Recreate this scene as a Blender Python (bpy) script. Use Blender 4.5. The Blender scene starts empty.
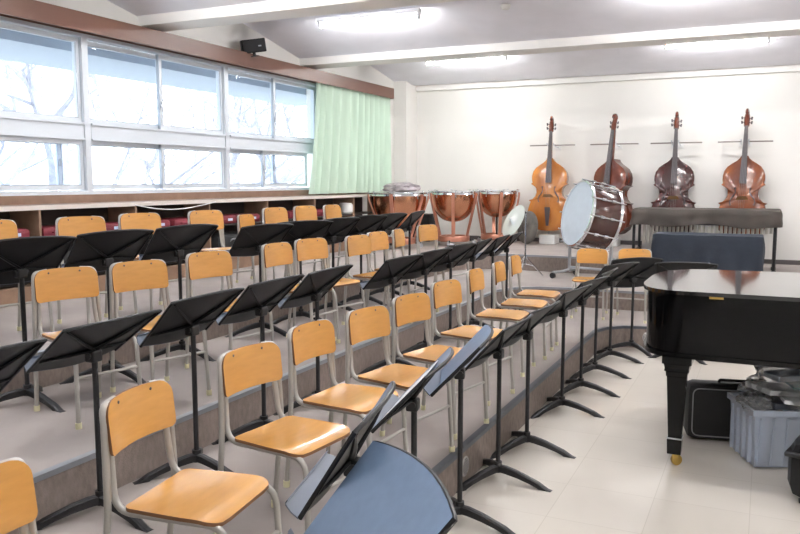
import bpy, bmesh, math, random
from math import sin, cos, pi, radians, degrees
from mathutils import Vector, Matrix
random.seed(7)
S = bpy.context.scene
COL = S.collection
# ------------------------------------------------------------------ materials
def nt(name):
    m = bpy.data.materials.new(name); m.use_nodes = True
    t = m.node_tree; return m, t, t.nodes['Principled BSDF']
def mat(name, col, rough=.5, metal=0, spec=.5, noise=0, nscale=8, bump=0, bscale=60, coat=0, stretch=None):
    m, t, b = nt(name)
    b.inputs['Base Color'].default_value = (*col, 1)
    b.inputs['Roughness'].default_value = rough
    b.inputs['Metallic'].default_value = metal
    b.inputs['Specular IOR Level'].default_value = spec
    b.inputs['Coat Weight'].default_value = coat
    b.inputs['Coat Roughness'].default_value = .05
    if noise or bump:
        tc = t.nodes.new('ShaderNodeTexCoord'); mp = t.nodes.new('ShaderNodeMapping')
        t.links.new(tc.outputs['Object'], mp.inputs[0])
        if stretch: mp.inputs['Scale'].default_value = stretch
    if noise:
        n = t.nodes.new('ShaderNodeTexNoise'); n.inputs['Scale'].default_value = nscale; n.inputs['Detail'].default_value = 6
        t.links.new(mp.outputs[0], n.inputs[0])
        r = t.nodes.new('ShaderNodeValToRGB'); e = r.color_ramp.elements
        e[0].position = .3; e[1].position = .7
        e[0].color = (*[c*(1-noise) for c in col], 1); e[1].color = (*[min(1, c*(1+noise)) for c in col], 1)
        t.links.new(n.outputs[0], r.inputs[0]); t.links.new(r.outputs[0], b.inputs['Base Color'])
    if bump:
        n2 = t.nodes.new('ShaderNodeTexNoise'); n2.inputs['Scale'].default_value = bscale
        t.links.new(mp.outputs[0], n2.inputs[0])
        bp = t.nodes.new('ShaderNodeBump'); bp.inputs['Strength'].default_value = bump; bp.inputs['Distance'].default_value = .01
        t.links.new(n2.outputs[0], bp.inputs['Height']); t.links.new(bp.outputs[0], b.inputs['Normal'])
    return m
def clear_mat(name, tint, body, fac, rough=.2, gloss=.12):
    m, t, b = nt(name)
    out = t.nodes['Material Output']
    tr = t.nodes.new('ShaderNodeBsdfTransparent'); tr.inputs[0].default_value = (*tint, 1)
    b.inputs['Base Color'].default_value = (*body, 1); b.inputs['Roughness'].default_value = rough
    mx = t.nodes.new('ShaderNodeMixShader'); mx.inputs[0].default_value = fac
    t.links.new(tr.outputs[0], mx.inputs[1]); t.links.new(b.outputs[0], mx.inputs[2])
    gl = t.nodes.new('ShaderNodeBsdfGlossy'); gl.inputs['Roughness'].default_value = rough
    fr = t.nodes.new('ShaderNodeLayerWeight'); fr.inputs[0].default_value = gloss
    mx2 = t.nodes.new('ShaderNodeMixShader')
    t.links.new(fr.outputs['Fresnel'], mx2.inputs[0]); t.links.new(mx.outputs[0], mx2.inputs[1]); t.links.new(gl.outputs[0], mx2.inputs[2])
    t.links.new(mx2.outputs[0], out.inputs[0]); return m
def emit(name, col, s):
    m, t, b = nt(name)
    b.inputs['Base Color'].default_value = (*col, 1)
    b.inputs['Emission Color'].default_value = (*col, 1); b.inputs['Emission Strength'].default_value = s
    return m
def tile_mat():
    m, t, b = nt('vinyl_tile')
    tc = t.nodes.new('ShaderNodeTexCoord')
    br = t.nodes.new('ShaderNodeTexBrick'); br.offset = 0; br.squash = 1
    br.inputs['Scale'].default_value = 1; br.inputs['Brick Width'].default_value = .45; br.inputs['Row Height'].default_value = .45
    br.inputs['Mortar Size'].default_value = .0022; br.inputs['Mortar Smooth'].default_value = .3
    br.inputs['Color1'].default_value = (.76, .71, .63, 1); br.inputs['Color2'].default_value = (.79, .74, .66, 1)
    br.inputs['Mortar'].default_value = (.66, .61, .53, 1)
    n = t.nodes.new('ShaderNodeTexNoise'); n.inputs['Scale'].default_value = 2.2; n.inputs['Detail'].default_value = 5
    mx = t.nodes.new('ShaderNodeMixRGB'); mx.blend_type = 'MULTIPLY'; mx.inputs[0].default_value = .10
    t.links.new(tc.outputs['Object'], br.inputs[0]); t.links.new(tc.outputs['Object'], n.inputs[0])
    t.links.new(br.outputs[0], mx.inputs[1]); t.links.new(n.outputs[0], mx.inputs[2]); t.links.new(mx.outputs[0], b.inputs['Base Color'])
    b.inputs['Roughness'].default_value = .16
    bp = t.nodes.new('ShaderNodeBump'); bp.inputs['Strength'].default_value = .05; bp.inputs['Distance'].default_value = .01
    t.links.new(n.outputs[0], bp.inputs['Height']); t.links.new(bp.outputs[0], b.inputs['Normal'])
    return m
def bass_mat(name, c1, c2):
    m, t, b = nt(name)
    tc = t.nodes.new('ShaderNodeTexCoord'); mp = t.nodes.new('ShaderNodeMapping'); mp.inputs['Scale'].default_value = (1, 3, .5)
    n = t.nodes.new('ShaderNodeTexNoise'); n.inputs['Scale'].default_value = 5; n.inputs['Detail'].default_value = 6
    r = t.nodes.new('ShaderNodeValToRGB'); e = r.color_ramp.elements; e[0].position = .35; e[1].position = .7
    e[0].color = (*c1, 1); e[1].color = (*c2, 1)
    t.links.new(tc.outputs['Object'], mp.inputs[0]); t.links.new(mp.outputs[0], n.inputs[0])
    t.links.new(n.outputs[0], r.inputs[0]); t.links.new(r.outputs[0], b.inputs['Base Color'])
    b.inputs['Roughness'].default_value = .22; b.inputs['Coat Weight'].default_value = .6; b.inputs['Coat Roughness'].default_value = .08
    return m
M = dict(
 floor=tile_mat(),
 wall=mat('cream_paint', (.82, .81, .77), .7, noise=.02, nscale=1.5),
 ceil=mat('ceiling_paint', (.86, .86, .92), .85, noise=.03, nscale=3),
 beam=mat('beam_paint', (.84, .83, .80), .6),
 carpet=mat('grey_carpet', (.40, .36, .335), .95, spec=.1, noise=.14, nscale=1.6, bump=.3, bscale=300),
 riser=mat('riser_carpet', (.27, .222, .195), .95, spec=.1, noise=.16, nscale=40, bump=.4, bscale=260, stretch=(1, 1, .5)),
 nosed=mat('nosing_dark', (.10, .11, .13), .45, metal=.2),
 nosing=mat('nosing', (.33, .35, .38), .4, metal=.5),
 valance=mat('valance_wood', (.15, .072, .048), .45, noise=.12, nscale=6, stretch=(1, .2, 1)),
 shelfwood=mat('shelf_wood', (.30, .19, .125), .5, noise=.2, nscale=8),
 counter=mat('counter_wood', (.25, .155, .105), .35, noise=.15, nscale=7),
 edge=mat('counter_edge', (.72, .66, .60), .3),
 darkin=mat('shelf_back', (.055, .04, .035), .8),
 alu=mat('window_alu', (.70, .75, .80), .4, metal=.1),
 alud=mat('window_track', (.42, .47, .53), .4, metal=.3),
 glass=clear_mat('window_glass', (.93, .96, 1), (.9, .95, 1), .03, .02, .10),
 curtain=mat('green_curtain', (.60, .75, .62), .9, spec=.1, noise=.06, nscale=4, stretch=(1, 3, .3)),
 lamp=emit('tube_light', (1, .985, .98), 70),
 housing=mat('lamp_housing', (.85, .85, .87), .4),
 wood=mat('chair_wood', (.63, .315, .078), .26, noise=.06, nscale=9, stretch=(4, 1, 6), coat=.3),
 woode=mat('ply_edge', (.22, .10, .04), .6),
 tube=mat('chair_tube', (.44, .42, .385), .42, metal=.35),
 cap=mat('foot_rubber', (.74, .70, .46), .6),
 screw=mat('screw', (.12, .10, .08), .4, metal=.7),
 black=mat('stand_black', (.006, .0065, .008), .42, spec=.35),
 blackm=mat('stand_metal', (.014, .014, .016), .45),
 ledge=mat('ledge_sheen', (.13, .155, .20), .4),  # duller version of the desk face's sheen tint
 slate=mat('desk_blue_sheen', (.13, .195, .30), .42, spec=.6, noise=.06, nscale=30),  # blue window sheen on dark plastic, put into the face colour
 copper=mat('copper', (.74, .36, .21), .22, metal=1, noise=.08, nscale=3),
 copperd=mat('copper_strut', (.66, .31, .215), .32, metal=.75),
 chrome=mat('chrome', (.78, .80, .83), .12, metal=1),
 steel=mat('brushed_steel', (.55, .57, .6), .3, metal=.9),
 head=mat('drum_head', (.56, .63, .69), .5, noise=.03, nscale=12),
 headw=mat('timpani_head', (.80, .78, .72), .5),
 shell=mat('drum_shell', (.065, .022, .016), .2, noise=.3, nscale=4, coat=.5),
 piano=mat('piano_black', (.003, .003, .0035), .12, spec=.22),
 lid=mat('piano_lid', (.006, .006, .007), .07, spec=.6, coat=.5),
 brass=mat('brass', (.58, .40, .12), .3, metal=1),
 cloth=mat('grey_brown_cover', (.065, .053, .044), .7, noise=.15, nscale=6, bump=.3, bscale=12),
 navy=mat('navy_cover', (.023, .030, .044), .9, noise=.12, nscale=6, bump=.3, bscale=10),
 reson=mat('resonator', (.62, .60, .54), .35, metal=.5),
 blackc=mat('case_black', (.013, .013, .014), .6, bump=.2, bscale=90),
 piping=mat('case_piping', (.3, .3, .31), .5),
 maroon=mat('maroon_case', (.20, .018, .032), .55),
 tag=mat('tag_blue', (.55, .66, .86), .5),
 bag=clear_mat('plastic_film', (.95, .97, 1), (1, 1, 1), .22, .10, .45),
 bin=clear_mat('bin_plastic', (.93, .96, 1), (.84, .90, 1), .34, .3, .12),
 paper=mat('paper', (.78, .80, .82), .6),
 teal=mat('teal', (.07, .33, .36), .5), pale=mat('pale_blue', (.35, .48, .66), .5), dk=mat('dark_cover', (.05, .055, .07), .4),
 bridge=mat('bridge_wood', (.45, .25, .10), .5), rack=mat('rack_bar', (.22, .19, .17), .5),
 ebony=mat('ebony', (.06, .05, .055), .35),
 grey=mat('grey_felt', (.13, .12, .105), .9, noise=.3, nscale=9),
 cym=mat('cymbal_metal', (.82, .82, .80), .38, metal=.6),
 bark=mat('tree_bark', (.37, .37, .43), .9, noise=.2, nscale=10),
 ground=mat('ground', (.5, .48, .42), .95, noise=.2, nscale=1),
 ext=mat('eave', (.36, .42, .50), .7),
 white=mat('white_box', (.8, .8, .78), .6),
 base=mat('baseboard', (.10, .09, .09), .5),
 vent=mat('vent', (.5, .48, .46), .5, metal=.2), ventd=mat('vent_hole', (.10, .09, .09), .8),
 string=mat('string', (.25, .24, .23), .3, metal=.8),
)
B1 = bass_mat('bass_honey', (.36, .12, .022), (.55, .215, .045))
B2 = bass_mat('bass_brown', (.09, .02, .01), (.17, .042, .02))
B3 = bass_mat('bass_cherry', (.03, .007, .007), (.075, .015, .012))
B4 = bass_mat('bass_amber', (.11, .025, .009), (.27, .075, .02))
# ------------------------------------------------------------------ mesh helpers
def NB(): return bmesh.new()
def obj(name, bm, m, parent=None, smooth=False, loc=None):
    me = bpy.data.meshes.new(name)
    bmesh.ops.recalc_face_normals(bm, faces=bm.faces)
    bm.to_mesh(me); bm.free()
    ms = m if isinstance(m, (list, tuple)) else [m]
    for x in ms: me.materials.append(x)
    if smooth:
        for p in me.polygons: p.use_smooth = True
        try: me.set_sharp_from_angle(angle=radians(40))
        except Exception: pass
    o = bpy.data.objects.new(name, me); COL.objects.link(o)
    if parent: o.parent = parent
    if loc: o.location = loc
    return o
def box(bm, lo, hi, mi=0, bev=0):
    c = [(a+b)/2 for a, b in zip(lo, hi)]; s = [b-a for a, b in zip(lo, hi)]
    r = bmesh.ops.create_cube(bm, size=1, matrix=Matrix.Translation(c) @ Matrix.Diagonal((*s, 1)))
    vs = r['verts']; fs = set(f for v in vs for f in v.link_faces)
    for f in fs: f.material_index = mi
    if bev:
        es = list(set(e for v in vs for e in v.link_edges))
        bmesh.ops.bevel(bm, geom=es, offset=bev, segments=2, affect='EDGES', profile=.5)
    return vs
def rounded(path, r=.03, n=5):
    P = [Vector(p) for p in path]; out = [P[0]]
    for i in range(1, len(P)-1):
        a, b, c = P[i-1], P[i], P[i+1]
        d1 = (a-b); d2 = (c-b); k = min(r, d1.length*.48, d2.length*.48)
        p, q = b+d1.normalized()*k, b+d2.normalized()*k
        for j in range(n+1):
            t = j/n; out.append(p*(1-t)**2 + b*2*t*(1-t) + q*t*t)
    out.append(P[-1]); return out
def tube(bm, path, r, n=8, mi=0, flat=None):
    P = [Vector(p) for p in path]; rr = r if isinstance(r, (list, tuple)) else [r]*len(P)
    T = []
    for i in range(len(P)):
        d = P[min(i+1, len(P)-1)]-P[max(i-1, 0)]; T.append(d.normalized())
    up = Vector((0, 0, 1)) if abs(T[0].z) < .9 else Vector((0, 1, 0))
    x = T[0].cross(up).normalized(); rings = []
    for i, p in enumerate(P):
        x = (x - T[i]*x.dot(T[i])).normalized(); y = T[i].cross(x)
        fx, fy = flat if flat else (1, 1)
        rings.append([bm.verts.new(p + (x*cos(2*pi*k/n)*fx + y*sin(2*pi*k/n)*fy)*rr[i]) for k in range(n)])
    for a, b in zip(rings, rings[1:]):
        for k in range(n):
            f = bm.faces.new((a[k], a[(k+1) % n], b[(k+1) % n], b[k])); f.material_index = mi
    for g in (rings[0], rings[-1]):
        f = bm.faces.new(g); f.material_index = mi
def lathe(bm, prof, n=32, mat4=None, mi=0):
    mt = mat4 or Matrix.Identity(4); rings = []
    for r, z in prof:
        if r < 1e-5: rings.append([bm.verts.new(mt @ Vector((0, 0, z)))])
        else: rings.append([bm.verts.new(mt @ Vector((r*cos(2*pi*k/n), r*sin(2*pi*k/n), z))) for k in range(n)])
    for a, b in zip(rings, rings[1:]):
        for k in range(n):
            q = (k+1) % n
            if len(a) == 1 and len(b) == 1: continue
            if len(a) == 1: f = bm.faces.new((a[0], b[k], b[q]))
            elif len(b) == 1: f = bm.faces.new((a[k], a[q], b[0]))
            else: f = bm.faces.new((a[k], a[q], b[q], b[k]))
            f.material_index = mi
def prism(bm, pts, z0, z1, mi=0):
    a = [bm.verts.new((x, y, z0)) for x, y in pts]; b = [bm.verts.new((x, y, z1)) for x, y in pts]
    n = len(pts)
    for f in (bm.faces.new(a), bm.faces.new(b)): f.material_index = mi
    for k in range(n):
        f = bm.faces.new((a[k], a[(k+1) % n], b[(k+1) % n], b[k])); f.material_index = mi
def sheet(bm, U, V, fn, th, mi=0, mback=None, medge=None):
    """solid sheet: fn(u,v) -> (point, normal); thickness th behind the surface"""
    mback = mi if mback is None else mback; medge = mback if medge is None else medge
    F = [[None]*len(V) for _ in U]; Bk = [[None]*len(V) for _ in U]
    for i, u in enumerate(U):
        for j, v in enumerate(V):
            p, n = fn(u, v); F[i][j] = bm.verts.new(p); Bk[i][j] = bm.verts.new(Vector(p)-Vector(n).normalized()*th)
    a, b = len(U), len(V)
    def q(vs, m):
        f = bm.faces.new(vs); f.material_index = m
    for i in range(a-1):
        for j in range(b-1):
            q((F[i][j], F[i+1][j], F[i+1][j+1], F[i][j+1]), mi)
            q((Bk[i][j], Bk[i][j+1], Bk[i+1][j+1], Bk[i+1][j]), mback)
        for j in (0, b-1): q((F[i][j], F[i+1][j], Bk[i+1][j], Bk[i][j]), medge)
    for j in range(b-1):
        for i in (0, a-1): q((F[i][j], F[i][j+1], Bk[i][j+1], Bk[i][j]), medge)
def lin(a, b, n): return [a+(b-a)*i/(n-1) for i in range(n)]
# ------------------------------------------------------------------ object helpers
def tag(o, label, cat, group=None, kind=None):
    if label: o['label'] = label
    if cat: o['category'] = cat
    if group: o['group'] = group
    if kind: o['kind'] = kind
    return o
def thing(name, label, cat, loc=(0, 0, 0), rz=0, group=None):
    o = bpy.data.objects.new(name, None); COL.objects.link(o); o.empty_display_size = .1
    o.location = loc; o.rotation_euler = (0, 0, rz); return tag(o, label, cat, group)
def struct(name, bm, m, parent=None, smooth=False):
    o = obj(name, bm, m, parent, smooth)
    if not parent: o['kind'] = 'structure'
    return o
def dup(root, loc, rz, label, group=None):
    r = root.copy(); COL.objects.link(r); r.location = loc; r.rotation_euler = (0, 0, rz); r['label'] = label
    if group: r['group'] = group
    for ch in list(root.children):
        c = ch.copy(); COL.objects.link(c); c.parent = r
        for g in list(ch.children):
            d = g.copy(); COL.objects.link(d); d.parent = c
    return r
# ------------------------------------------------------------------ the room
XL, YB, XR, YF = -5.78, 12.54, 4.6, -2.2
T1, T2, T3 = .21, .42, .63
b = NB(); box(b, (XL-.2, YF-.2, -.1), (XR+.2, YB+.2, 0)); struct('floor', b, M['floor'])
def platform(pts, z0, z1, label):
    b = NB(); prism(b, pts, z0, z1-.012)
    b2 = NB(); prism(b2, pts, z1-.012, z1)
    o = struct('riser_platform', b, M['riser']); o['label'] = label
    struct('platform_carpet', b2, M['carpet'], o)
    return o
e1 = [(-1.40, YF), (-1.40, 7.42), (-1.34, 7.6), (-1.2, 7.74), (-1.0, 7.79), (XR, 7.79)]
e2 = [(-2.66, YF), (-2.66, 8.2), (-2.55, 8.48), (-2.3, 8.66), (-2.0, 8.72), (XR, 8.72)]
e3 = [(-3.80, YF), (-3.80, 9.7), (-3.68, 9.98), (-3.4, 10.15), (-3.1, 10.2), (-1.72, 10.2), (-1.72, YB)]
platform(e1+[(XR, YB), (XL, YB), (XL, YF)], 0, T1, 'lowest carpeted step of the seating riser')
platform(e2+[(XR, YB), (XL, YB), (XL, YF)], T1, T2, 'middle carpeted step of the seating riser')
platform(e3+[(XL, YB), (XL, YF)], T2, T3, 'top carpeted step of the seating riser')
def nosing(i, e, z):
    b = NB(); P = [Vector((x, y, 0)) for x, y in e]
    n = len(P); rows = []
    for k in range(n):
        d = (P[min(k+1, n-1)]-P[max(k-1, 0)]).normalized(); nr = Vector((d.y, -d.x, 0))  # outward
        A = P[k]+nr*.004; Bq = P[k]-nr*.034
        rows.append([b.verts.new((A.x, A.y, z-.022)), b.verts.new((A.x, A.y, z+.003)), b.verts.new((Bq.x, Bq.y, z+.003)), b.verts.new((Bq.x, Bq.y, z-.022))])
    for a, c in zip(rows, rows[1:]):
        for k in range(4): b.faces.new((a[k], a[(k+1) % 4], c[(k+1) % 4], c[k]))
    b.faces.new(rows[0]); b.faces.new(rows[-1])
    struct('trim_%d' % i, b, M['nosed'] if i == 1 else M['nosing'])
nosing(1, e1, T1); nosing(2, e2, T2); nosing(3, e3[:-1], T3)
# round vents on the risers
def vent(loc, rot, label):
    t = thing('round_vent', label, 'vent', loc); t.rotation_euler = rot
    b = NB(); lathe(b, [(0, .004), (.05, .004), (.055, 0)], 28); obj('cover', b, M['vent'], t, True)
    b = NB()
    for i in range(-3, 4):
        for j in range(-3, 4):
            if math.hypot(i, j) < 3.3: box(b, (i*.0135-.0035, j*.0135-.0035, .004), (i*.0135+.0035, j*.0135+.0035, .0055))
    obj('perforation', b, M['ventd'], t)
vent((-1.396, 3.80, .105), (0, pi/2, 0), 'round perforated vent low on the step beside the piano side stands')
vent((-2.0, 8.716, .315), (pi/2, 0, 0), 'round perforated vent on the step behind the far chairs')
vent((-.98, 7.785, .105), (pi/2, 0, 0), 'round perforated vent on the step beside the piano tail')
# walls
H = 3.9
b = NB(); box(b, (XL-.2, YB, 0), (XR+.2, YB+.2, H)); struct('wall_back', b, M['wall'])
b = NB(); box(b, (XR, YF, 0), (XR+.2, YB, H)); struct('wall_right', b, M['wall'])
b = NB(); box(b, (XL-.2, YF-.2, 0), (XR+.2, YF, H)); struct('wall_front', b, M['wall'])
WY0, WY1, WZ0, WZ1 = -.85, 9.62, 1.50, 2.98
b = NB()
box(b, (XL-.2, YF, 0), (XL, YB, WZ0)); box(b, (XL-.2, YF, WZ1), (XL, YB, H))
box(b, (XL-.2, YF, WZ0), (XL, WY0, WZ1)); box(b, (XL-.2, WY1, WZ0), (XL, YB, WZ1))
struct('wall_left', b, M['wall'])
b = NB(); box(b, (XL, 12.08, T3), (-5.55, YB, H)); o = struct('wall_pillar', b, M['wall'])
# folded ceiling
BY = [-2.7, .3, 3.3, 6.3, 9.3]
b = NB(); pr = []
for y in BY: pr += [(y, 3.23), (y+1.5, 3.52)]
pr += [(12.3, 3.25), (YB, 3.25)]
pr = [(YF, 3.25)]+[p for p in pr if p[0] > YF]
A = [b.verts.new((XL, y, z)) for y, z in pr]; C = [b.verts.new((XR, y, z)) for y, z in pr]
for k in range(len(pr)-1): b.faces.new((A[k], A[k+1], C[k+1], C[k]))
A2 = [b.verts.new((XL, y, z+.05)) for y, z in pr]; C2 = [b.verts.new((XR, y, z+.05)) for y, z in pr]
for k in range(len(pr)-1): b.faces.new((A2[k], A2[k+1], C2[k+1], C2[k]))
for k in range(len(pr)-1):
    b.faces.new((A[k], A[k+1], A2[k+1], A2[k])); b.faces.new((C[k], C[k+1], C2[k+1], C2[k]))
b.faces.new((A[0], C[0], C2[0], A2[0])); b.faces.new((A[-1], C[-1], C2[-1], A2[-1]))
struct('ceiling', b, M['ceil'])
k = 4
for y in BY[1:]:
    b = NB(); p = [(y-.17, 3.27), (y-.15, 3.17), (y+.12, 3.155), (y+.16, 3.165), (y+.16, 3.27)]
    L = [b.verts.new((XL, q, z)) for q, z in p]; R = [b.verts.new((XR, q, z)) for q, z in p]
    b.faces.new(L); b.faces.new(R)
    for i in range(5): b.faces.new((L[i], L[(i+1) % 5], R[(i+1) % 5], R[i]))
    struct('trim_%d' % k, b, M['beam']); k += 1
b = NB(); box(b, (-5.55, YB-.07, 3.155), (XR, YB, 3.26), bev=.008); struct('trim_%d' % k, b, M['beam'])
b = NB(); box(b, (-5.55, YB-.015, T3), (-1.72, YB, T3+.065)); box(b, (-1.72, YB-.015, T2), (XR, YB, T2+.065)); struct('baseboard_back', b, M['base'])
# ------------------------------------------------------------------ windows
def frame_rect(bm, x0, x1, y0, y1, z0, z1, w, mi=0):
    box(bm, (x0, y0, z0), (x1, y1, z0+w), mi); box(bm, (x0, y0, z1-w), (x1, y1, z1), mi)
    box(bm, (x0, y0, z0+w), (x1, y0+w, z1-w), mi); box(bm, (x0, y1-w, z0+w), (x1, y1, z1-w), mi)
UY = [WY0+2.094*i for i in range(6)]
for i in range(5):
    y0, y1 = UY[i], UY[i+1]
    b = NB(); frame_rect(b, XL-.11, XL+.012, y0, y1, WZ0, WZ1, .035)
    box(b, (XL-.11, y0+.045, 2.015), (XL+.006, y1-.045, 2.155)); box(b, (XL-.10, y0+.045, 2.145), (XL+.026, y1-.045, 2.165)); box(b, (XL-.10, y0+.045, 2.005), (XL+.02, y1-.045, 2.020))
    w = struct('window_%d' % (i+1), b, M['alu'])
    m = (y0+y1)/2
    lo = {0: (0, 0), 1: (0, 0), 2: (.76, 0), 3: (0, 0), 4: (0, .26)}[i]
    rows = [((2.165, WZ1-.045), (0, 0)), ((WZ0+.045, 2.005), lo)]
    for (z0, z1), (s1, s2) in rows:
        for (a, c, xo) in ((y0+.035+s1, m+.045+s1, -.085), (m-.045-s2, y1-.035-s2, -.035)):
            b = NB(); frame_rect(b, XL+xo-.016, XL+xo+.016, a, c, z0, z1, .045); frame_rect(b, XL+xo+.012, XL+xo+.0175, a+.041, c-.041, z0+.041, z1-.041, .007, 1)
            for q_ in (a, c-.006): box(b, (XL+xo-.016, q_-.001, z0), (XL+xo+.018, q_+.006, z1), 1)
            sh = obj('sash', b, [M['alu'], M['alud']], w)
            b = NB(); box(b, (XL+xo-.003, a+.045, z0+.045), (XL+xo+.003, c-.045, z1-.045)); obj('pane', b, M['glass'], sh)
            zc = z0+.25; yq = c-.03 if xo < -.05 else a+.02
            b = NB(); box(b, (XL+xo+.016, yq-.008, zc-.035), (XL+xo+.034, yq+.012, zc+.035), bev=.004); box(b, (XL+xo+.03, yq-.02, zc-.008), (XL+xo+.042, yq+.016, zc+.008))
            obj('latch', b, M['steel'], sh)
# brown sill board
b = NB(); box(b, (XL, WY0-.3, 1.425), (XL+.03, 11.2, 1.50)); struct('trim_20', b, M['counter'])
# exterior
b = NB(); box(b, (-7.05, -3, 2.84), (-6.0, 11, 2.96)); struct('trim_21', b, M['ext'])
b = NB(); box(b, (-60, -40, -1.3), (-6.3, 60, -1.2)); o = struct('ground_outside', b, M['ground'])
def tree(x, y, seed, h, label):
    rnd = random.Random(seed); b = NB()
    t = thing('bare_tree', label, 'tree', (x, y, -1.2), 0, 'bare trees outside the windows')
    def grow(p, d, L, r, dep):
        pts = [p.copy()]; rs = [r]; q = p.copy(); dd = d.copy()
        for s in range(4):
            dd = (dd+Vector((rnd.uniform(-.18, .18), rnd.uniform(-.18, .18), rnd.uniform(-.05, .12)))).normalized()
            q = q+dd*L/4; pts.append(q.copy()); rs.append(r*(1-.14*(s+1)))
        tube(b, pts, rs, 5 if dep < 3 else 3)
        if dep == 0: return
        for k in range(3 if dep > 1 else 4):
            at = pts[rnd.choice((2, 3, 4))]; ax = Vector((rnd.uniform(-1, 1), rnd.uniform(-1, 1), rnd.uniform(-.1, .7))).normalized()
            grow(at, (dd*.55+ax*.8).normalized(), L*rnd.uniform(.55, .8), r*.52, dep-1)
    grow(Vector((0, 0, 0)), Vector((rnd.uniform(-.1, .1), rnd.uniform(-.1, .1), 1)), h, .21, 5)
    obj('branches', b, M['bark'], t)
tl = ['seen through the leftmost panes', 'close behind the middle panes', 'close behind the panes by the curtain', 'fourth along the building', 'set far back at the left', 'set far back at the middle', 'set far back towards the curtain', 'farthest along the building']
for i, (x, y, h) in enumerate([(-9.5, 4.4, 2.5), (-10.5, 9.0, 2.7), (-10, 13.4, 2.4), (-12.5, 18.2, 2.8), (-17.5, 6.5, 3.2), (-19, 14, 3.4), (-20.5, 21.5, 3.4), (-14, 26, 2.9)]):
    tree(x, y, 20+i, h, 'pale bare tree outside the windows, %s' % tl[i])
# ------------------------------------------------------------------ valance, curtain, counter shelf
b = NB(); box(b, (XL, -1.2, 2.975), (XL+.02, 11.67, 3.12)); box(b, (XL+.02, -1.2, 3.10), (-5.60, 11.67, 3.12)); box(b, (-5.60, -1.2, 2.955), (-5.58, 11.67, 3.12)); box(b, (XL+.02, 11.65, 2.955), (-5.60, 11.67, 3.10))
tag(obj('curtain_pelmet', b, M['valance']), 'long brown wooden pelmet running above the windows', 'pelmet')
t = thing('curtain', 'pale green curtain gathered at the far end of the windows', 'curtain', (XL+.08, 0, 0))
b = NB()
NU = 150
def cur(u, v):
    y1 = 11.62-.05*(1-v); y0 = 9.36-.26*(1-v)**1.3
    y = y0+(y1-y0)*u
    a = .034+.028*(1-v)
    ph = u*2*pi*11+2.2*sin(u*9)+.5*sin(v*3+u*20)*(1-v)
    x = .050+a*sin(ph)+.012*sin(u*2*pi*5+1)*(1-v)
    return Vector((x, y, 1.445+(3.02-1.445)*v)), Vector((1, 0, 0))
sheet(b, lin(0, 1, NU), lin(0, 1, 14), cur, .004); obj('curtain_cloth', b, M['curtain'], t, True)
b = NB(); tube(b, [(0.03, 9.1, 3.04), (0.03, 11.6, 3.04)], .008); obj('curtain_rail', b, M['steel'], t)
XS = -5.42
t = thing('storage_shelf', 'long low brown shelf of open cubbyholes under the windows', 'shelf', (XL, 4.6, T3))
def P(bm_lo, bm_hi): return
def sb(name, lo, hi, m, mi=0, bev=0):
    b = NB(); box(b, tuple(Vector(lo)-Vector((XL, 4.6, T3))), tuple(Vector(hi)-Vector((XL, 4.6, T3))), bev=bev)
    return obj(name, b, m, t)
sb('countertop', (XL, -1.2, 1.395), (XS-.012, 10.9, 1.425), M['counter'])
sb('counter_edge', (XS-.012, -1.2, 1.388), (XS+.006, 10.9, 1.425), M['edge'])
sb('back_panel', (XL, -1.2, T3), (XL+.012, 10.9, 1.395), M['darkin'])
sb('kickboard', (XS-.03, -1.2, T3), (XS-.01, 10.9, .745), M['shelfwood'])
sb('lower_board', (XL+.012, -1.2, .745), (XS, 10.9, .765), M['shelfwood'])
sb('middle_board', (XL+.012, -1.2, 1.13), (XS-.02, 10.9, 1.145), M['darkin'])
DY = [4.56+1.087*k for k in range(-5, 7)]
for y in DY: sb('divider', (XL+.012, y-.011, .765), (XS-.003, y+.011, 1.395), M['shelfwood'])
# maroon cases
first = None
case_y = [(4.28, 'beside the nearest divider'), (4.82, 'just past the nearest divider'), (5.36, 'between the second and third top row chairs'), (5.95, 'left half of the third cubby in view'), (6.42, 'right half of the third cubby in view'), (7.05, 'left half of the fourth cubby in view'), (7.5, 'right half of the fourth cubby in view'), (8.1, 'left half of the fifth cubby in view'), (8.55, 'right half of the fifth cubby in view'), (9.2, 'in the last cubby with cases')]
for y, w in case_y:
    lb = 'maroon instrument case with a pale blue tag, ' + w
    if not first:
        first = thing('instrument_case', lb, 'case', (XS-.16, y, 1.145), 0, 'maroon cases in the cubbyholes')
        b = NB(); box(b, (-.14, -.21, 0), (.13, .21, .095), bev=.03); obj('case_shell', b, M['maroon'], first, True)
        b = NB(); box(b, (.128, .03, .035), (.134, .11, .062)); obj('name_tag', b, M['tag'], first)
        b = NB(); tube(b, rounded([(.128, -.12, .05), (.15, -.12, .05), (.15, -.03, .05), (.128, -.03, .05)], .01), .006); obj('handle', b, M['maroon'], first)
    else: dup(first, (XS-.16, y, 1.145), 0, lb)
first = None
for y, w in ((4.15, 'nearest lower cubby'), (5.1, 'second lower cubby from the near end'), (6.2, 'third lower cubby from the near end'), (7.25, 'fourth lower cubby from the near end'), (8.35, 'fifth lower cubby from the near end'), (9.4, 'sixth lower cubby from the near end')):
    lb = 'black soft instrument bag lying in the ' + w
    if not first:
        first = thing('instrument_bag', lb, 'bag', (XS-.17, y, .765), 0, 'black bags in the lower cubbyholes')
        b = NB(); box(b, (-.15, -.36, 0), (.15, .36, .27), bev=.07); obj('bag_body', b, M['blackc'], first, True)
        b = NB(); tube(b, rounded([(.14, -.15, .18), (.165, -.13, .21), (.165, .13, .21), (.14, .15, .18)], .02), .009); obj('handle', b, M['piping'], first)
    else: dup(first, (XS-.17, y, .765), 0, lb)
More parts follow.
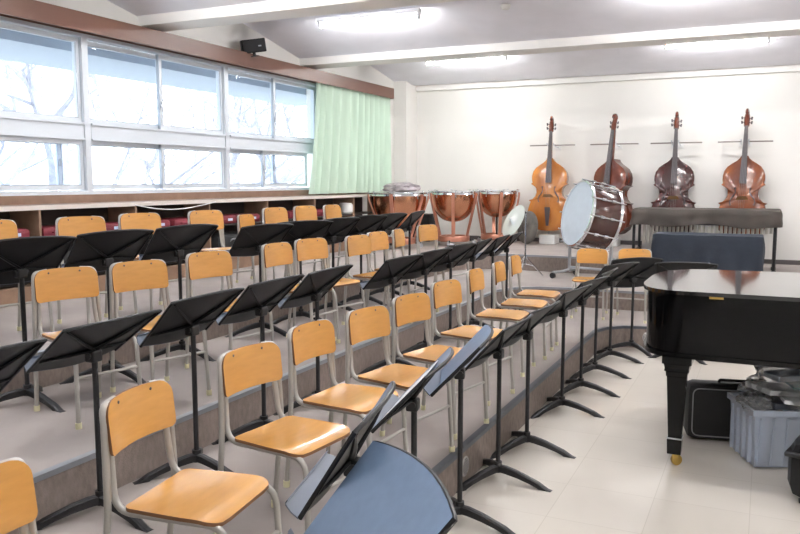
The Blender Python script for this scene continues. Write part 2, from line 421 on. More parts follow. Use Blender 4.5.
b = NB(); lathe(b, [(0, 0), (.08, 0), (.11, .03), (.11, .13), (.09, .16), (0, .165)], 24); o = tag(obj('white_pouch', b, M['white'], None, True, (XS-.13, 9.98, 1.145)), 'small round white pouch at the far end of the shelf', 'pouch')
# white cord drooping under counter edge
b = NB(); pts = []
for i in range(13):
    q = i/12; pts.append((XS+.012, 5.62+1.2*q, 1.40-.07*sin(pi*q)*(1-.3*q)))
tube(b, pts, .006, 6); tag(obj('power_cable', b, M['white']), 'white cable sagging along the counter edge', 'cable')
# loudspeaker on the pelmet
t = thing('wall_speaker', 'small black loudspeaker mounted above the pelmet', 'speaker', (-5.57, 7.82, 3.09), radians(-48))
t.rotation_euler = (radians(9), radians(8), radians(-48))
b = NB(); box(b, (-.09, -.14, .045), (.09, .14, .20), bev=.01); obj('cabinet', b, M['black'], t)
b = NB(); box(b, (.09, -.125, .06), (.096, .125, .188)); obj('grille', b, M['blackc'], t)
b = NB(); box(b, (.096, .05, .11), (.098, .085, .125)); obj('badge', b, M['steel'], t)
b = NB(); box(b, (-.04, -.05, 0), (.04, .05, .01)); tube(b, [(0, 0, .01), (0, 0, .05)], .018); obj('bracket', b, M['black'], t)
# ------------------------------------------------------------------ ceiling lights
proto = None
names = ['over the first far bay', 'x']
i = 0
for (y, z, yl) in ((4.9, 3.47, 'just before the near beam'), (7.9, 3.47, 'between the visible beams'), (11.0, 3.46, 'before the back wall'), (1.8, 3.46, 'added for fill in the bay over the camera')):  # tubes over the camera and to the right are added for interior fill
    for x, xl in ((-4.1, 'nearest the windows'), (-.68, 'above the middle of the room'), (2.75, 'added towards the right wall')):
        lb = 'lit ceiling tube %s, %s' % (yl, xl)
        if not proto:
            proto = thing('ceiling_light', lb, 'ceiling light', (x, y, z), 0, 'fluorescent lights')
            b = NB(); prof = [(-.05, 0), (-.03, -.045), (.03, -.045), (.05, 0)]
            L = [b.verts.new((-.64, q, w)) for q, w in prof]; R = [b.verts.new((.64, q, w)) for q, w in prof]
            b.faces.new(L); b.faces.new(R)
            for k in range(4): b.faces.new((L[k], L[(k+1) % 4], R[(k+1) % 4], R[k]))
            obj('housing', b, M['housing'], proto)
            b = NB(); tube(b, [(-.6, 0, -.085), (.6, 0, -.085)], .016, 10); obj('tube', b, M['lamp'], proto, True)
            for s in (-1, 1):
                b = NB(); box(b, (s*.615-.015, -.022, -.11), (s*.615+.015, .022, -.04), bev=.004); obj('lamp_socket', b, M['housing'], proto)
        else: dup(proto, (x, y, z), 0, lb)
b = NB(); lathe(b, [(0, -.05), (.035, -.048), (.05, -.03), (.055, 0)], 24)
tag(obj('smoke_detector', b, M['white'], None, True, (-2.57, 8.09, 3.463)), 'small round smoke detector on the ceiling', 'smoke detector')
t = thing('ceiling_bracket', 'thin white rod fitting hanging from the ceiling above the piano', 'fitting', (-.40, 7.95, 3.49))
b = NB(); tube(b, [(.13, 0, 0), (.04, 0, -.05), (0, 0, -.07)], .009); obj('rod', b, M['housing'], t)
b = NB(); tube(b, [(.0, 0, -.07), (-.06, 0, -.105)], .017); obj('tip', b, M['housing'], t)
# ------------------------------------------------------------------ school chair
def make_chair(label):
    c = thing('school_chair', label, 'chair')
    # seat
    b = NB()
    def rc(y, w, x0, x1, r0, r1):
        a = abs(y); lo, hi = x0, x1
        if a > w-r0: d = a-(w-r0); lo = x0+r0-math.sqrt(max(0, r0*r0-d*d))
        if a > w-r1: d = a-(w-r1); hi = x1-r1+math.sqrt(max(0, r1*r1-d*d))
        return lo, hi
    Y = [-.185, -.183, -.176, -.165, -.15, -.11, -.06, 0, .06, .11, .15, .165, .176, .183, .185]
    def seat(y, v):
        lo, hi = rc(y, .186, -.158, .178, .03, .055)
        x = lo+(hi-lo)*v
        z = .426-.010*(1-(y/.186)**2)*sin(min(1, (x+.17)/.3)*pi) - (.016*((x-.10)/.085)**2 if x > .10 else 0)
        return Vector((x, y*(.93 + .07*min(1, (x+.17)/.2)), z)), Vector((0, 0, 1))
    sheet(b, Y, [0, .03, .12, .25, .4, .55, .7, .8, .88, .94, 1], seat, .012, 0, 1)
    so = obj('seat', b, [M['wood'], M['woode']], c, True)
    b = NB()
    def back(y, v):
        z0, z1 = .578, .742
        lo, hi = rc(y, .171, z0, z1+.006*(1-(y/.171)**2), .022, .05)
        z = lo+(hi-lo)*v
        x = -.186-.034*(1-(y/.171)**2)-(z-.6)*.10
        return Vector((x, y, z)), Vector((1, y*.35, .1))
    Y2 = [-.171, -.169, -.164, -.156, -.142, -.125, -.1, -.05, 0, .05, .1, .125, .142, .156, .164, .169, .171]
    sheet(b, Y2, lin(0, 1, 8), back, .011, 0, 0, 1)
    bo = obj('backrest', b, [M['wood'], M['woode']], c, True)
    for y in (-.085, .085):
        b = NB(); x = -.186-.034*(1-(y/.171)**2)-.0125
        lathe(b, [(0, .003), (.005, .002), (.006, 0)], 8, Matrix.Translation((x, y, .726)) @ Matrix.Rotation(pi/2, 4, 'Y')); obj('screw', b, M['screw'], bo)
        b = NB(); lathe(b, [(0, .003), (.005, .002), (.006, 0)], 8, Matrix.Translation((.125, y*1.3, .4205))); obj('screw', b, M['screw'], so)
    for s in (-1, 1):
        b = NB(); tube(b, rounded([(-.245, s*.172, .012), (-.204, s*.180, .42), (-.2135, s*.169, .68), (-.222, s*.163, .732), (-.236, s*.09, .738)], .05), .0115, 10)
        l = obj('leg', b, M['tube'], c, True)
        b = NB(); tube(b, [(-.2455, s*.172, 0), (-.2435, s*.172, .03)], .0155, 10); obj('foot_cap', b, M['cap'], l, True)
        b = NB(); tube(b, rounded([(-.2265, s*.144, .71), (-.2110, s*.148, .56), (-.196, s*.158, .404), (.192, s*.162, .404), (.212, s*.172, .012)], .065, 7), .0115, 10)
        l = obj('leg', b, M['tube'], c, True)
        b = NB(); tube(b, [(.2125, s*.172, 0), (.211, s*.172, .03)], .0155, 10); obj('foot_cap', b, M['cap'], l, True)
    b = NB(); tube(b, [(.2, -.168, .25), (.2, .168, .25)], .008, 8); obj('stretcher', b, M['tube'], c, True)
    return c
CP = None
def chair(mx, my, z, head, label, group, sc=1):
    """(mx,my): middle of the backrest on the floor plan; head: facing angle in degrees from +X, ccw"""
    global CP
    a = radians(head); x = mx+.215*sc*cos(a); y = my+.215*sc*sin(a)
    if CP is None:
        CP = make_chair(label); CP.location = (x, y, z); CP.rotation_euler = (0, 0, a); CP['group'] = group
    else: dup(CP, (x, y, z), a, label, group).scale = (sc, sc, sc)
ordn = ['nearest', 'second', 'third', 'fourth', 'fifth', 'sixth', 'seventh', 'eighth', 'ninth', 'tenth']
FR = [(-1.60, 1.13, 13), (-1.82, 1.87, 8), (-1.875, 2.555, -6), (-1.925, 3.11, -3), (-1.885, 3.61, -10), (-1.88, 4.16, -12),
      (-1.93, 4.84, -10), (-1.98, 5.56, 2), (-1.98, 6.14, 5), (-2.02, 6.73, 3)]
for i, (x, y, h) in enumerate(FR):
    chair(x, y, T1, h, 'orange wooden school chair in the lowest step row, %s' % ('cut off by the left frame edge' if i == 0 else ordn[i]+' from the camera'), 'chairs of the front row')
MR = [(-3.41, 2.25, -6), (-3.36, 2.966, -16), (-3.27, 3.41, -18), (-3.28, 4.05, -14), (-3.28, 4.83, -2), (-3.29, 5.33, -14), (-3.13, 5.82, -6), (-3.18, 6.29, -3), (-3.16, 6.69, 10), (-3.22, 7.53, -12)]
for i, (x, y, h) in enumerate(MR):
    if i == 0: continue
    chair(x, y, T2, h, 'orange wooden school chair in the middle step row, %s' % (ordn[i-1]+' from the camera' if i < 9 else 'farthest, before the kettledrums'), 'chairs of the middle row')
TR = [(-4.50, 3.39, -14), (-4.38, 4.024, -18), (-4.42, 4.64, -17), (-4.33, 5.318, -14), (-4.68, 6.36, 8), (-4.18, 6.136, -4), (-4.22, 6.729, -6), (-4.12, 7.10, 2)]
for i, (x, y, h) in enumerate(TR):
    chair(x, y, T3, h, 'orange wooden school chair in the top step row, %s' % (ordn[i]+' from the camera'), 'chairs of the top row', .89 if i == 4 else 1)
chair(-1.655, 8.38, T1, -84, 'orange wooden school chair on the lowest step, in front of the big drum', 'chairs facing the camera', .93)
chair(-1.215, 8.38, T1, -88, 'orange wooden school chair on the lowest step, behind the piano tail', 'chairs facing the camera', .95)
# ------------------------------------------------------------------ music stand
def make_stand(label, th=47, a=.125, bt=.19, face=True):
    s = thing('music_stand', label, 'music stand')
    HZ = .735; th = radians(th)
    u = Vector((cos(th), 0, sin(th))); n = Vector((-sin(th), 0, cos(th))); side = Vector((0, 1, 0))
    O = Vector((.0, 0, HZ+.012))+n*.022
    def f(sv, v):
        t = -a+(a+bt)*v; hw = .232+.030*v
        y = sv*hw; t += .040*(1-sv*sv)*v
        w = .022*abs(sv)**1.6+.004*(1-abs(sv))*v
        return O+u*t+side*y+n*w, n
    b = NB(); sheet(b, [-1, -.96, -.75, -.5, -.25, 0, .25, .5, .75, .96, 1], [0, .04, .25, .5, .75, .96, 1], f, .006, 1, 0, 0)
    # turned-back rim
    rim = [f(-1, v)[0] for v in lin(0, 1, 6)]+[f(q, 1)[0] for q in lin(-.96, .96, 11)]+[f(1, v)[0] for v in lin(1, 0, 6)]
    tube(b, [p-n*.008 for p in rim], .007, 6)
    d = obj('desk', b, [M['black'], M['slate']], s, True)
    # ledge
    b = NB()
    def g(sv, v):
        hw = .232*(1-.10*v*v); return O-u*(a+.002)+side*(sv*hw)+n*(.022*abs(sv)**1.6*(1-v)+.075*v-.004), u
    sheet(b, lin(-1, 1, 9), [0, .5, .9, 1], g, .004, 0, 0); 
    sheet(b, lin(-.9, .9, 7), [0, 1], lambda sv, v: (O-u*(a+.002)+side*(sv*.232)+n*.071+u*(.012*v), -n), .003, 0, 0)
    obj('ledge', b, M['ledge'], d)
    for sv, v in ((-.92, .94), (.92, .94), (-.95, .25), (.95, .25)):
        b = NB(); e = f(sv, v)[0]-n*.010; c0 = O-n*.012
        tube(b, [c0, c0.lerp(e, .5)-n*.004, e], [.013, .010, .005], 6, flat=(1, .6)); obj('rib', b, M['black'], d, True)
    b = NB(); box(b, (-.03, -.028, HZ-.03), (.02, .028, HZ+.02), bev=.008); tube(b, [(0, -.036, HZ), (0, .036, HZ)], .013, 10); obj('bracket', b, M['blackm'], s)
    b = NB(); tube(b, [(0, 0, .07), (0, 0, HZ)], .0125, 12); obj('pole', b, M['blackm'], s, True)
    b = NB(); tube(b, [(0, 0, .045), (0, 0, .105)], .022, 12); obj('collar', b, M['blackm'], s, True)
    for ang in (-7, -120, 127):
        b = NB(); L = .31 if ang != 127 else .27
        prof = [(0, .088, .05), (.05, .086, .046), (.12, .072, .036), (.19, .050, .020), (.235, .036, .005), (.24, .034, 0), (L-.02, .008, 0), (L, .003, 0)]
        rings = []
        ca, sa = cos(radians(ang)), sin(radians(ang))
        for r, zt, zb in prof:
            hw = .018; ring = []
            for (yy, zz) in ((-hw, zb), (-hw, zt-.006), (-hw*.5, zt), (hw*.5, zt), (hw, zt-.006), (hw, zb)):
                zz = max(zz, zb+.0005) if yy else zz
                ring.append(b.verts.new((r*ca-yy*sa, r*sa+yy*ca, zz)))
            rings.append(ring)
        for p, q in zip(rings, rings[1:]):
            for k in range(6): b.faces.new((p[k], p[(k+1) % 6], q[(k+1) % 6], q[k]))
        b.faces.new(rings[0]); b.faces.new(rings[-1])
        obj('leg', b, M['blackm'], s)
    return s
SP = None
def stand(x, y, z, psi, label, group, legturn=0, dh=0, dt=0):
    global SP
    if SP is None:
        SP = make_stand(label); s = SP; SP.location = (x, y, z); SP.rotation_euler = (0, 0, radians(psi)); SP['group'] = group
    else: s = dup(SP, (x, y, z), radians(psi), label, group)
    for c in s.children:
        if c.name.startswith('leg'): c.rotation_euler = (0, 0, radians(legturn-psi))
        if c.name.startswith('pole'): c.scale = (1, 1, (.735+dh)/.735)
        if c.name.startswith('bracket'): c.location = (0, 0, dh)
        if c.name.startswith('desk'):
            R = Matrix.Rotation(radians(dt), 4, 'Y'); p = Vector((0, 0, .735)); c.location = p+Vector((0, 0, dh))-(R @ p); c.rotation_euler = (0, radians(dt), 0)
    return s
FS = [(-1.25, 2.80, 11.5, 'black music stand on the tiled floor, third from the camera, its tray seen edge on'),
      (-1.26, 3.36, 16, 'music stand on the tiled floor whose face tinted by blue sheen shows above the lowest chairs'),
      (-1.26, 3.95, 0, 'black music stand on the tiled floor, next beyond the one showing its blue sheen'),
      (-1.255, 4.50, -4, 'black music stand on the tiled floor, sixth from the camera'),
      (-1.247, 5.37, -8, 'black music stand on the tiled floor, seventh from the camera'),
      (-1.235, 5.94, -12, 'black music stand on the tiled floor, eighth from the camera'),
      (-1.245, 6.54, -3, 'black music stand on the tiled floor, ninth from the camera'),
      (-1.228, 7.14, -25, 'black music stand on the tiled floor, just left of the piano tail group'),
      (-1.11, 7.62, -52, 'black music stand facing away before the chair behind the piano tail'),
      (-.64, 7.50, -80, 'black music stand mostly hidden behind the piano lid')]
for k_, (x, y, p, lb) in enumerate(FS): stand(x, y, 0, p, lb, 'stands on the tiled floor', 0 if k_ < 8 else -35, 0 if k_ < 2 else (-.045 if k_ == 8 else -.028), -12 if k_ == 8 else 0)
stand(-1.095, 2.01, 0, 14.5, 'black music stand on the tiled floor, second from the camera, seen exactly edge on', 'stands on the tiled floor', 0, .035, -11)
stand(-.83, 1.60, 0, 46, 'nearest music stand with a broad face tinted by blue sheen, cut by the bottom frame edge', 'stands on the tiled floor', 20)
b = NB(); box(b, (-.10, -.20, 0), (.13, .20, .004)); o = obj('sheet_music', b, M['paper'])
th_ = radians(47); fr = Matrix(((cos(th_), 0, -sin(th_), 0), (0, 1, 0, 0), (sin(th_), 0, cos(th_), 0), (0, 0, 0, 1)))
o.matrix_world = Matrix.Translation((-1.25, 2.80, 0)) @ Matrix.Rotation(radians(11.5), 4, 'Z') @ Matrix.Translation((-.016, 0, .735+.012+.015)) @ fr @ Matrix.Translation((0, 0, .016))
tag(o, 'white sheet music lying on the third music stand from the camera', 'sheet music')
MS = [(-2.51, 1.75, 0), (-2.515, 2.35, 0), (-2.48, 2.93, 0), (-2.5, 3.53, 0), (-2.5, 4.115, 0), (-2.5, 5.21, -6), (-2.5, 5.83, -6), (-2.5, 6.39, -10), (-2.5, 6.98, 4), (-2.5, 7.56, 4), (-2.5, 8.05, 6)]
ordm = ['nearest', 'second', 'third', 'fourth', 'fifth', 'sixth', 'seventh', 'eighth', 'ninth', 'tenth', 'farthest']
for i, (x, y, p) in enumerate(MS):
    stand(x, y, T1, p, 'black music stand on the lowest step behind the front chairs, %s from the camera' % ordm[i], 'stands on the lowest step', 0, (-.07, -.04, -.03, -.03, -.03)[i] if i < 5 else -.055, (4, 9)[i] if i < 2 else 2)
TS = [(-3.6, 2.89, -10), (-3.62, 3.52, -9), (-3.62, 4.16, -9), (-3.6, 5.075, -14), (-3.6, 5.66, -30), (-3.6, 6.22, -14), (-3.6, 6.77, -20), (-3.6, 7.3, -10), (-3.6, 7.93, 8)]
for i, (x, y, p) in enumerate(TS):
    stand(x, y, T2, p, 'black music stand on the middle step behind the middle chairs, %s from the camera' % ordm[i], 'stands on the middle step', 0, -.015 if i < 3 else -.055)
# ------------------------------------------------------------------ kettledrums
def timpani(x, y, r, top, label, rz=0):
    t = thing('kettledrum', label, 'kettledrum', (x, y, T3), rz, 'copper kettledrums')
    zt = top-T3; dp = r*1.33
    b = NB(); pr = [(.03, zt-dp)]
    for i in range(1, 15):
        a = i/14*pi/2; pr.append((r*.97*sin(a)**.85, zt-.03-(dp-.03)*cos(a)**.95))
    pr += [(r*.97, zt-.02)]
    lathe(b, [(0, zt-dp)]+pr, 40); obj('kettle', b, M['copper'], t, True)
    b = NB(); lathe(b, [(r*.97, zt-.06), (r+.020, zt-.055), (r+.012, zt-.03), (r+.024, zt-.022), (r+.024, zt-.004), (r+.012, zt+.004), (r*.985, zt+.002)], 40); h = obj('hoop', b, M['chrome'], t, True)
    b = NB(); lathe(b, [(0, zt+.001), (r*.99, zt+.001)], 40); obj('drum_head', b, M['headw'], t)
    for k in range(8):
        a = 2*pi*k/8+.2; c = Vector((cos(a)*(r+.03), sin(a)*(r+.03), 0))
        b = NB(); tube(b, [c+Vector((0, 0, zt-.10)), c+Vector((0, 0, zt+.012))], .007, 6); tube(b, [c+Vector((-.02*sin(a), .02*cos(a), zt+.014)), c+Vector((.02*sin(a), -.02*cos(a), zt+.014))], .005, 6)
        obj('tension_rod', b, M['chrome'], h)
    zb = .065
    for k in range(6):
        a = 2*pi*k/6+pi/6+.1; ca, sa = cos(a), sin(a)
        b = NB(); pa = [(ca*(r+.04), sa*(r+.04), zt-.03), (ca*(r+.038), sa*(r+.038), zt-.10), (ca*.25, sa*.25, zb+.10), (ca*.235, sa*.235, zb)]
        rings = []
        for p, w in zip(rounded(pa, .05, 4), [0]*99):
            q = Vector((-sa, ca, 0)); o = Vector((ca, sa, 0)); p = Vector(p)
            rings.append([b.verts.new(p+q*i*.024+o*j*.009) for i, j in ((-1, -1), (1, -1), (1, 1), (-1, 1))])
        for m1, m2 in zip(rings, rings[1:]):
            for i in range(4): b.faces.new((m1[i], m1[(i+1) % 4], m2[(i+1) % 4], m2[i]))
        b.faces.new(rings[0]); b.faces.new(rings[-1]); obj('strut', b, M['copperd'], t)
    b = NB(); lathe(b, [(.20, zb), (.25, zb), (.255, zb+.01), (.255, zb+.075), (.25, zb+.085), (.20, zb+.085), (.20, zb)], 40); obj('base_ring', b, M['copperd'], t, True)
    b = NB(); tube(b, [(0, 0, .06), (0, 0, zt-dp+.01)], .014, 8); obj('centre_post', b, M['blackm'], t)
    b = NB()
    for k in range(3):
        a = 2*pi*k/3+.4; tube(b, [(0, 0, .075), (cos(a)*.33, sin(a)*.33, .075)], .016, 8)
    obj('base_frame', b, M['blackm'], t)
    for k in range(3):
        a = 2*pi*k/3+.4
        b = NB(); mt = Matrix.Translation((cos(a)*.33, sin(a)*.33, .035)) @ Matrix.Rotation(a, 4, 'Z') @ Matrix.Rotation(pi/2, 4, 'X')
        lathe(b, [(0, -.012), (.035, -.012), (.035, .012), (0, .012)], 16, mt); tube(b, [(cos(a)*.33, sin(a)*.33, .05), (cos(a)*.33, sin(a)*.33, .085)], .01, 6); obj('caster', b, M['steel'], t)
    b = NB(); box(b, (-.05, -.36, .02), (.05, -.14, .045), bev=.008); tube(b, [(0, -.15, .03), (0, 0, .07)], .012, 6); obj('pedal', b, M['steel'], t)
timpani(-4.945, 10.5, .425, 1.46, 'largest copper kettledrum, with a crumpled bag on its head', .1)
timpani(-4.39, 11.32, .36, 1.47, 'middle copper kettledrum beside the back wall', .25)
timpani(-3.90, 11.98, .325, 1.475, 'rightmost copper kettledrum, behind the cymbals', .4)
# crumpled bag on the first drum
def crumple(name, loc, sc, m, seed, label, cat, sub=3, amp=.25, parent=None, flatz=True):
    rnd = random.Random(seed); b = NB(); bmesh.ops.create_icosphere(b, subdivisions=sub, radius=1)
    from mathutils import noise
    for v in b.verts:
        p = v.co.copy(); k = 1+amp*noise.noise(p*2.1+Vector((seed, 0, 0)))+amp*.6*noise.noise(p*5+Vector((0, seed, 0)))
        k = max(k, .5); v.co = Vector((p.x*k*sc[0], p.y*k*sc[1], p.z*k*sc[2]))
        if flatz: v.co.z = max(v.co.z, -sc[2]*.6)
    mz = min(v.co.z for v in b.verts)
    for v in b.verts: v.co.z -= mz
    o = obj(name, b, m, parent, True, loc)
    if label: tag(o, label, cat)
    return o
M['lilac'] = mat('bag_cloth', (.34, .30, .32), .45, noise=.5, nscale=12)
crumple('crumpled_bag', (-4.90, 10.5, 1.464), (.29, .16, .085), M['lilac'], 4, 'crumpled grey and pink bag lying on the largest kettledrum', 'bag')
# dark crate behind the kettledrums
b = NB(); box(b, (-.17, -.15, 0), (.17, .15, .45), bev=.01); tag(obj('black_trunk', b, M['blackc'], None, False, (-5.14, 11.9, T3)), 'black trunk standing behind the largest kettledrum', 'trunk')
# ------------------------------------------------------------------ double basses
def bass(x, y, z, h, body, label, lean=5, rz=0, turn=0, tail=None):
    k = h/1.84
    t = thing('double_bass', label, 'double bass', (x, y, z), 0, 'double basses along the back wall')
    t.rotation_euler = (radians(-lean), 0, radians(rz)); 
    # side profile half width vs height (0 bottom .. 1.12 top)
    cp = [(0, 0), (.10, .004), (.20, .028), (.285, .09), (.325, .19), (.33, .27), (.315, .36), (.295, .42), (.285, .455), (.315, .478), (.262, .492), (.215, .54), (.195, .60), (.20, .66), (.235, .715), (.285, .735), (.262, .752), (.272, .80), (.272, .86), (.255, .925), (.215, .985), (.155, 1.03), (.10, 1.065), (.062, 1.10), (.045, 1.135)]
    # smooth resample
    pts = [(w*k, q*k+.05*k) for w, q in cp]
    R = [(w, q) for w, q in pts]; Lh = [(-w, q) for w, q in reversed(pts[1:])]
    out = R+Lh; n = len(out); D = .10*k
    def ringat(sc, yy, bm):
        c = (0, .60*k)
        vs = []
        for (w, q) in out:
            ww = w*sc if sc >= .999 else (w - math.copysign(min(abs(w), (1-sc)*.28*k), w) if w else 0)
            vs.append(bm.verts.new((ww, yy, c[1]+(q-c[1])*sc)))
        return vs
    b = NB()
    rings = [ringat(1, -D, b), ringat(.955, -D-.010*k, b), ringat(.80, -D-.026*k, b), ringat(.5, -D-.042*k, b), ringat(.12, -D-.048*k, b)]
    for p, q in zip(rings, rings[1:]):
        for i in range(n):
            try: b.faces.new((p[i], p[(i+1) % n], q[(i+1) % n], q[i]))
            except Exception: pass
    b.faces.new(rings[-1])
    obj('soundboard', b, body, t, True)
    b = NB(); f1 = ringat(.985, -D+.002, b); f2 = ringat(.985, D*.9, b); b.faces.new(f2)
    for i in range(n): b.faces.new((f1[i], f1[(i+1) % n], f2[(i+1) % n], f2[i]))
    obj('ribs', b, tail or body, t, True)
    yf = -D-.045*k
    def bx(name, pts8, m):
        b = NB(); v = [b.verts.new(p) for p in pts8]
        for f in ((0, 1, 2, 3), (4, 5, 6, 7), (0, 1, 5, 4), (1, 2, 6, 5), (2, 3, 7, 6), (3, 0, 4, 7)): b.faces.new([v[i] for i in f])
        return obj(name, b, m, t)
    def slab(name, z0, w0, y0, z1, w1, y1, th, m):
        return bx(name, [(-w0, y0, z0), (w0, y0, z0), (w0, y0+th, z0), (-w0, y0+th, z0), (-w1, y1, z1), (w1, y1, z1), (w1, y1+th, z1), (-w1, y1+th, z1)], m)
    yn = -D-.02*k
    slab('neck', 1.08*k, .036*k, yn, 1.60*k, .022*k, yn+.03*k, .05*k, body)
    slab('fingerboard', .80*k, .045*k, yf-.045*k, 1.60*k, .021*k, yn+.012*k, .02*k, M['ebony'])
    slab('bridge', .575*k, .085*k, yf-.005, .62*k, .055*k, yf-.070*k, .016*k, M['bridge'])
    slab('tailpiece', .13*k, .020*k, yf-.03*k, .42*k, .045*k, yf-.065*k, .012*k, M['ebony'])
    b = NB()
    for s in (-1.5, -.5, .5, 1.5): tube(b, [(s*.018*k, yf-.05*k, .42*k), (s*.026*k, yf-.085*k, .63*k), (s*.009*k, yn, 1.60*k)], .0013, 4)
    obj('strings', b, M['string'], t)
    for s in (-1, 1):
        b = NB(); P0 = []
        for i in range(11):
            q = i/10; P0.append((s*(.125+.035*sin((q-.5)*2*pi*.8)*-1)*k, yf+.006*k+.022*k*0, (.50+.24*q)*k))
        tube(b, P0, [.016*k]+[.009*k]*9+[.016*k], 6); obj('sound_hole', b, M['ebony'], t)
    # pegbox + scroll
    b = NB(); tube(b, [(0, yn+.045*k, 1.59*k), (0, yn+.055*k, 1.68*k), (0, yn+.08*k, 1.76*k)], [.036*k, .040*k, .032*k], 8)
    for i in range(14):
        pass
    sp = []
    for i in range(15):
        a = i/14*2*pi*1.4; rr = .045*k*(1-i/18); sp.append((0, yn+.065*k-rr*cos(a)+.01*k, 1.775*k+rr*sin(a)))
    tube(b, sp, .024*k, 6, flat=(1, 1.3)); obj('scroll', b, B2, t, True)
    for s, zq in ((-1, 1.65), (-1, 1.71), (1, 1.64), (1, 1.70)):
        b = NB(); tube(b, [(0, yn+.05*k, zq*k), (s*.06*k, yn+.06*k, zq*k)], .006*k, 6); tube(b, [(s*.058*k, yn+.06*k, (zq-.02)*k), (s*.066*k, yn+.06*k, (zq+.02)*k)], .012*k, 6); obj('tuning_peg', b, M['ebony'], t)
    b = NB(); tube(b, [(0, 0, .0), (0, 0, .06*k)], .008, 8); obj('endpin', b, M['steel'], t)
    return t
bass(-3.115, 12.24, .78, 1.86, B1, 'honey coloured double bass leaning on the wall behind the cymbals', 3, 4)
bass(-2.15, 12.20, .74, 1.90, B2, 'reddish brown double bass partly hidden behind the big drum', 3, -22)
bass(-1.245, 12.24, .76, 1.88, B3, 'darkest cherry double bass, third along the wall from the left', 3, 3)
bass(-.30, 12.24, .76, 1.89, B4, 'amber and red double bass at the right end of the wall', 3, -4)
for x, z0, lb in ((-3.11, T3, 'under the honey coloured double bass'), (-2.15, T3, 'under the double bass behind the big drum'), (-1.245, T2, 'under the darkest double bass'), (-.30, T2, 'under the rightmost double bass')):
    b = NB(); box(b, (-.125, -.16, 0), (.125, .16, (.775 if z0 == T3 else .755)-z0), bev=.006)
    tag(obj('support_box', b, M['white'], None, False, (x, 12.26, z0)), 'plain white support box '+lb, 'box', 'white boxes under the basses')
pr_ = None
for x, lb in ((-3.11, 'honey coloured'), (-2.15, 'reddish brown'), (-1.25, 'darkest'), (-.31, 'rightmost')):
    l = 'thin metal wall rack holding the neck of the %s double bass' % lb
    if not pr_:
        pr_ = thing('wall_rack', l, 'wall rack', (x, YB, 2.185), 0, 'bass racks')
        b = NB(); tube(b, [(-.36, -.21, 0), (-.04, -.24, .0)], .011, 6); tube(b, [(.04, -.24, 0), (.36, -.21, 0)], .011, 6); obj('cross_bar', b, M['rack'], pr_)
        for s in (-1, 1):
            b = NB(); tube(b, rounded([(s*.05, 0, -.03), (s*.05, -.12, -.03), (s*.05, -.34, .0), (s*.05, -.36, .03)], .02), .008, 6); obj('arm', b, M['steel'], pr_)
            b = NB(); lathe(b, [(0, -.012), (.012, 0), (0, .012)], 10, Matrix.Translation((s*.36, -.21, 0))); obj('end_knob', b, M['steel'], pr_, True)
        b = NB(); box(b, (-.09, -.012, -.07), (.09, 0, .02), bev=.003); obj('wall_plate', b, M['white'], pr_)
    else: dup(pr_, (x, YB, 2.185), 0, l)
# ------------------------------------------------------------------ bass drum
t = thing('bass_drum', 'big bass drum with white head and dark red brown shell, tilted on its stand', 'drum', (-1.92, 9.58, 1.19))
ax = Vector((.79, .61, -.22)).normalized()      # from the white head to the back
t.rotation_mode = 'QUATERNION'; t.rotation_quaternion = ax.to_track_quat('Z', 'Y')
R_, D_ = .40, .18
b = NB(); lathe(b, [(R_-.015, -D_), (R_-.01, -D_+.01), (R_-.01, D_-.01), (R_-.015, D_)], 48); obj('shell', b, M['shell'], t, True)
for s in (-1, 1):
    b = NB(); lathe(b, [(0, s*(D_+.004)), (R_-.01, s*(D_+.002))], 48); obj('drum_head', b, M['head'], t)
    b = NB(); lathe(b, [(R_-.014, s*(D_-.012)), (R_+.012, s*(D_-.012)), (R_+.014, s*(D_+.02)), (R_-.008, s*(D_+.022)), (R_-.014, s*(D_-.012))], 48); obj('hoop', b, M['chrome'], t, True)
for k_ in range(12):
    a = 2*pi*k_/12; c = Vector((cos(a)*(R_+.018), sin(a)*(R_+.018), 0))
    b = NB(); tube(b, [c+Vector((0, 0, -D_-.02)), c+Vector((0, 0, D_+.02))], .009, 6)
    for s in (-1, 1):
        tube(b, [c+Vector((0, 0, s*(D_-.09))), c+Vector((0, 0, s*(D_-.14)))], .019, 8)
        tube(b, [c+Vector((0, 0, s*(D_+.02))), c+Vector((0, 0, s*(D_+.045)))], .010, 6)
    obj('tension_rod', b, M['chrome'], t)
t = thing('drum_stand', 'grey metal wheeled stand carrying the big bass drum', 'drum stand', (-1.93, 9.62, T2), radians(-20))
for x, y in ((-.36, -.26), (.36, -.26), (-.36, .26), (.36, .26)):
    b = NB(); tube(b, rounded([(x, y, .075), (x*.95, y*.3, .075), (x*.8, 0, .10)], .05), .018, 8); obj('leg', b, M['tag'] if False else M['steel'], t)
    b = NB(); lathe(b, [(0, -.014), (.036, -.014), (.036, .014), (0, .014)], 16, Matrix.Translation((x, y, .036)) @ Matrix.Rotation(pi/2, 4, 'X')); obj('caster', b, M['blackm'], t)
for s in (-1, 1):
    b = NB(); tube(b, [(s*.29, 0, .10), (s*.29, 0, .42)], .020, 10); tube(b, rounded([(s*.29, 0, .42), (s*.26, 0, .50), (s*.26, .0, .52)], .02), .014, 8); obj('upright', b, M['steel'], t)
    b = NB(); box(b, (s*.26-.05, -.05, .50), (s*.26+.05, .05, .545), bev=.01); obj('cradle_pad', b, M['blackm'], t)
b = NB(); tube(b, [(-.29, 0, .13), (.29, 0, .13)], .016, 8); obj('cross_bar', b, M['steel'], t)
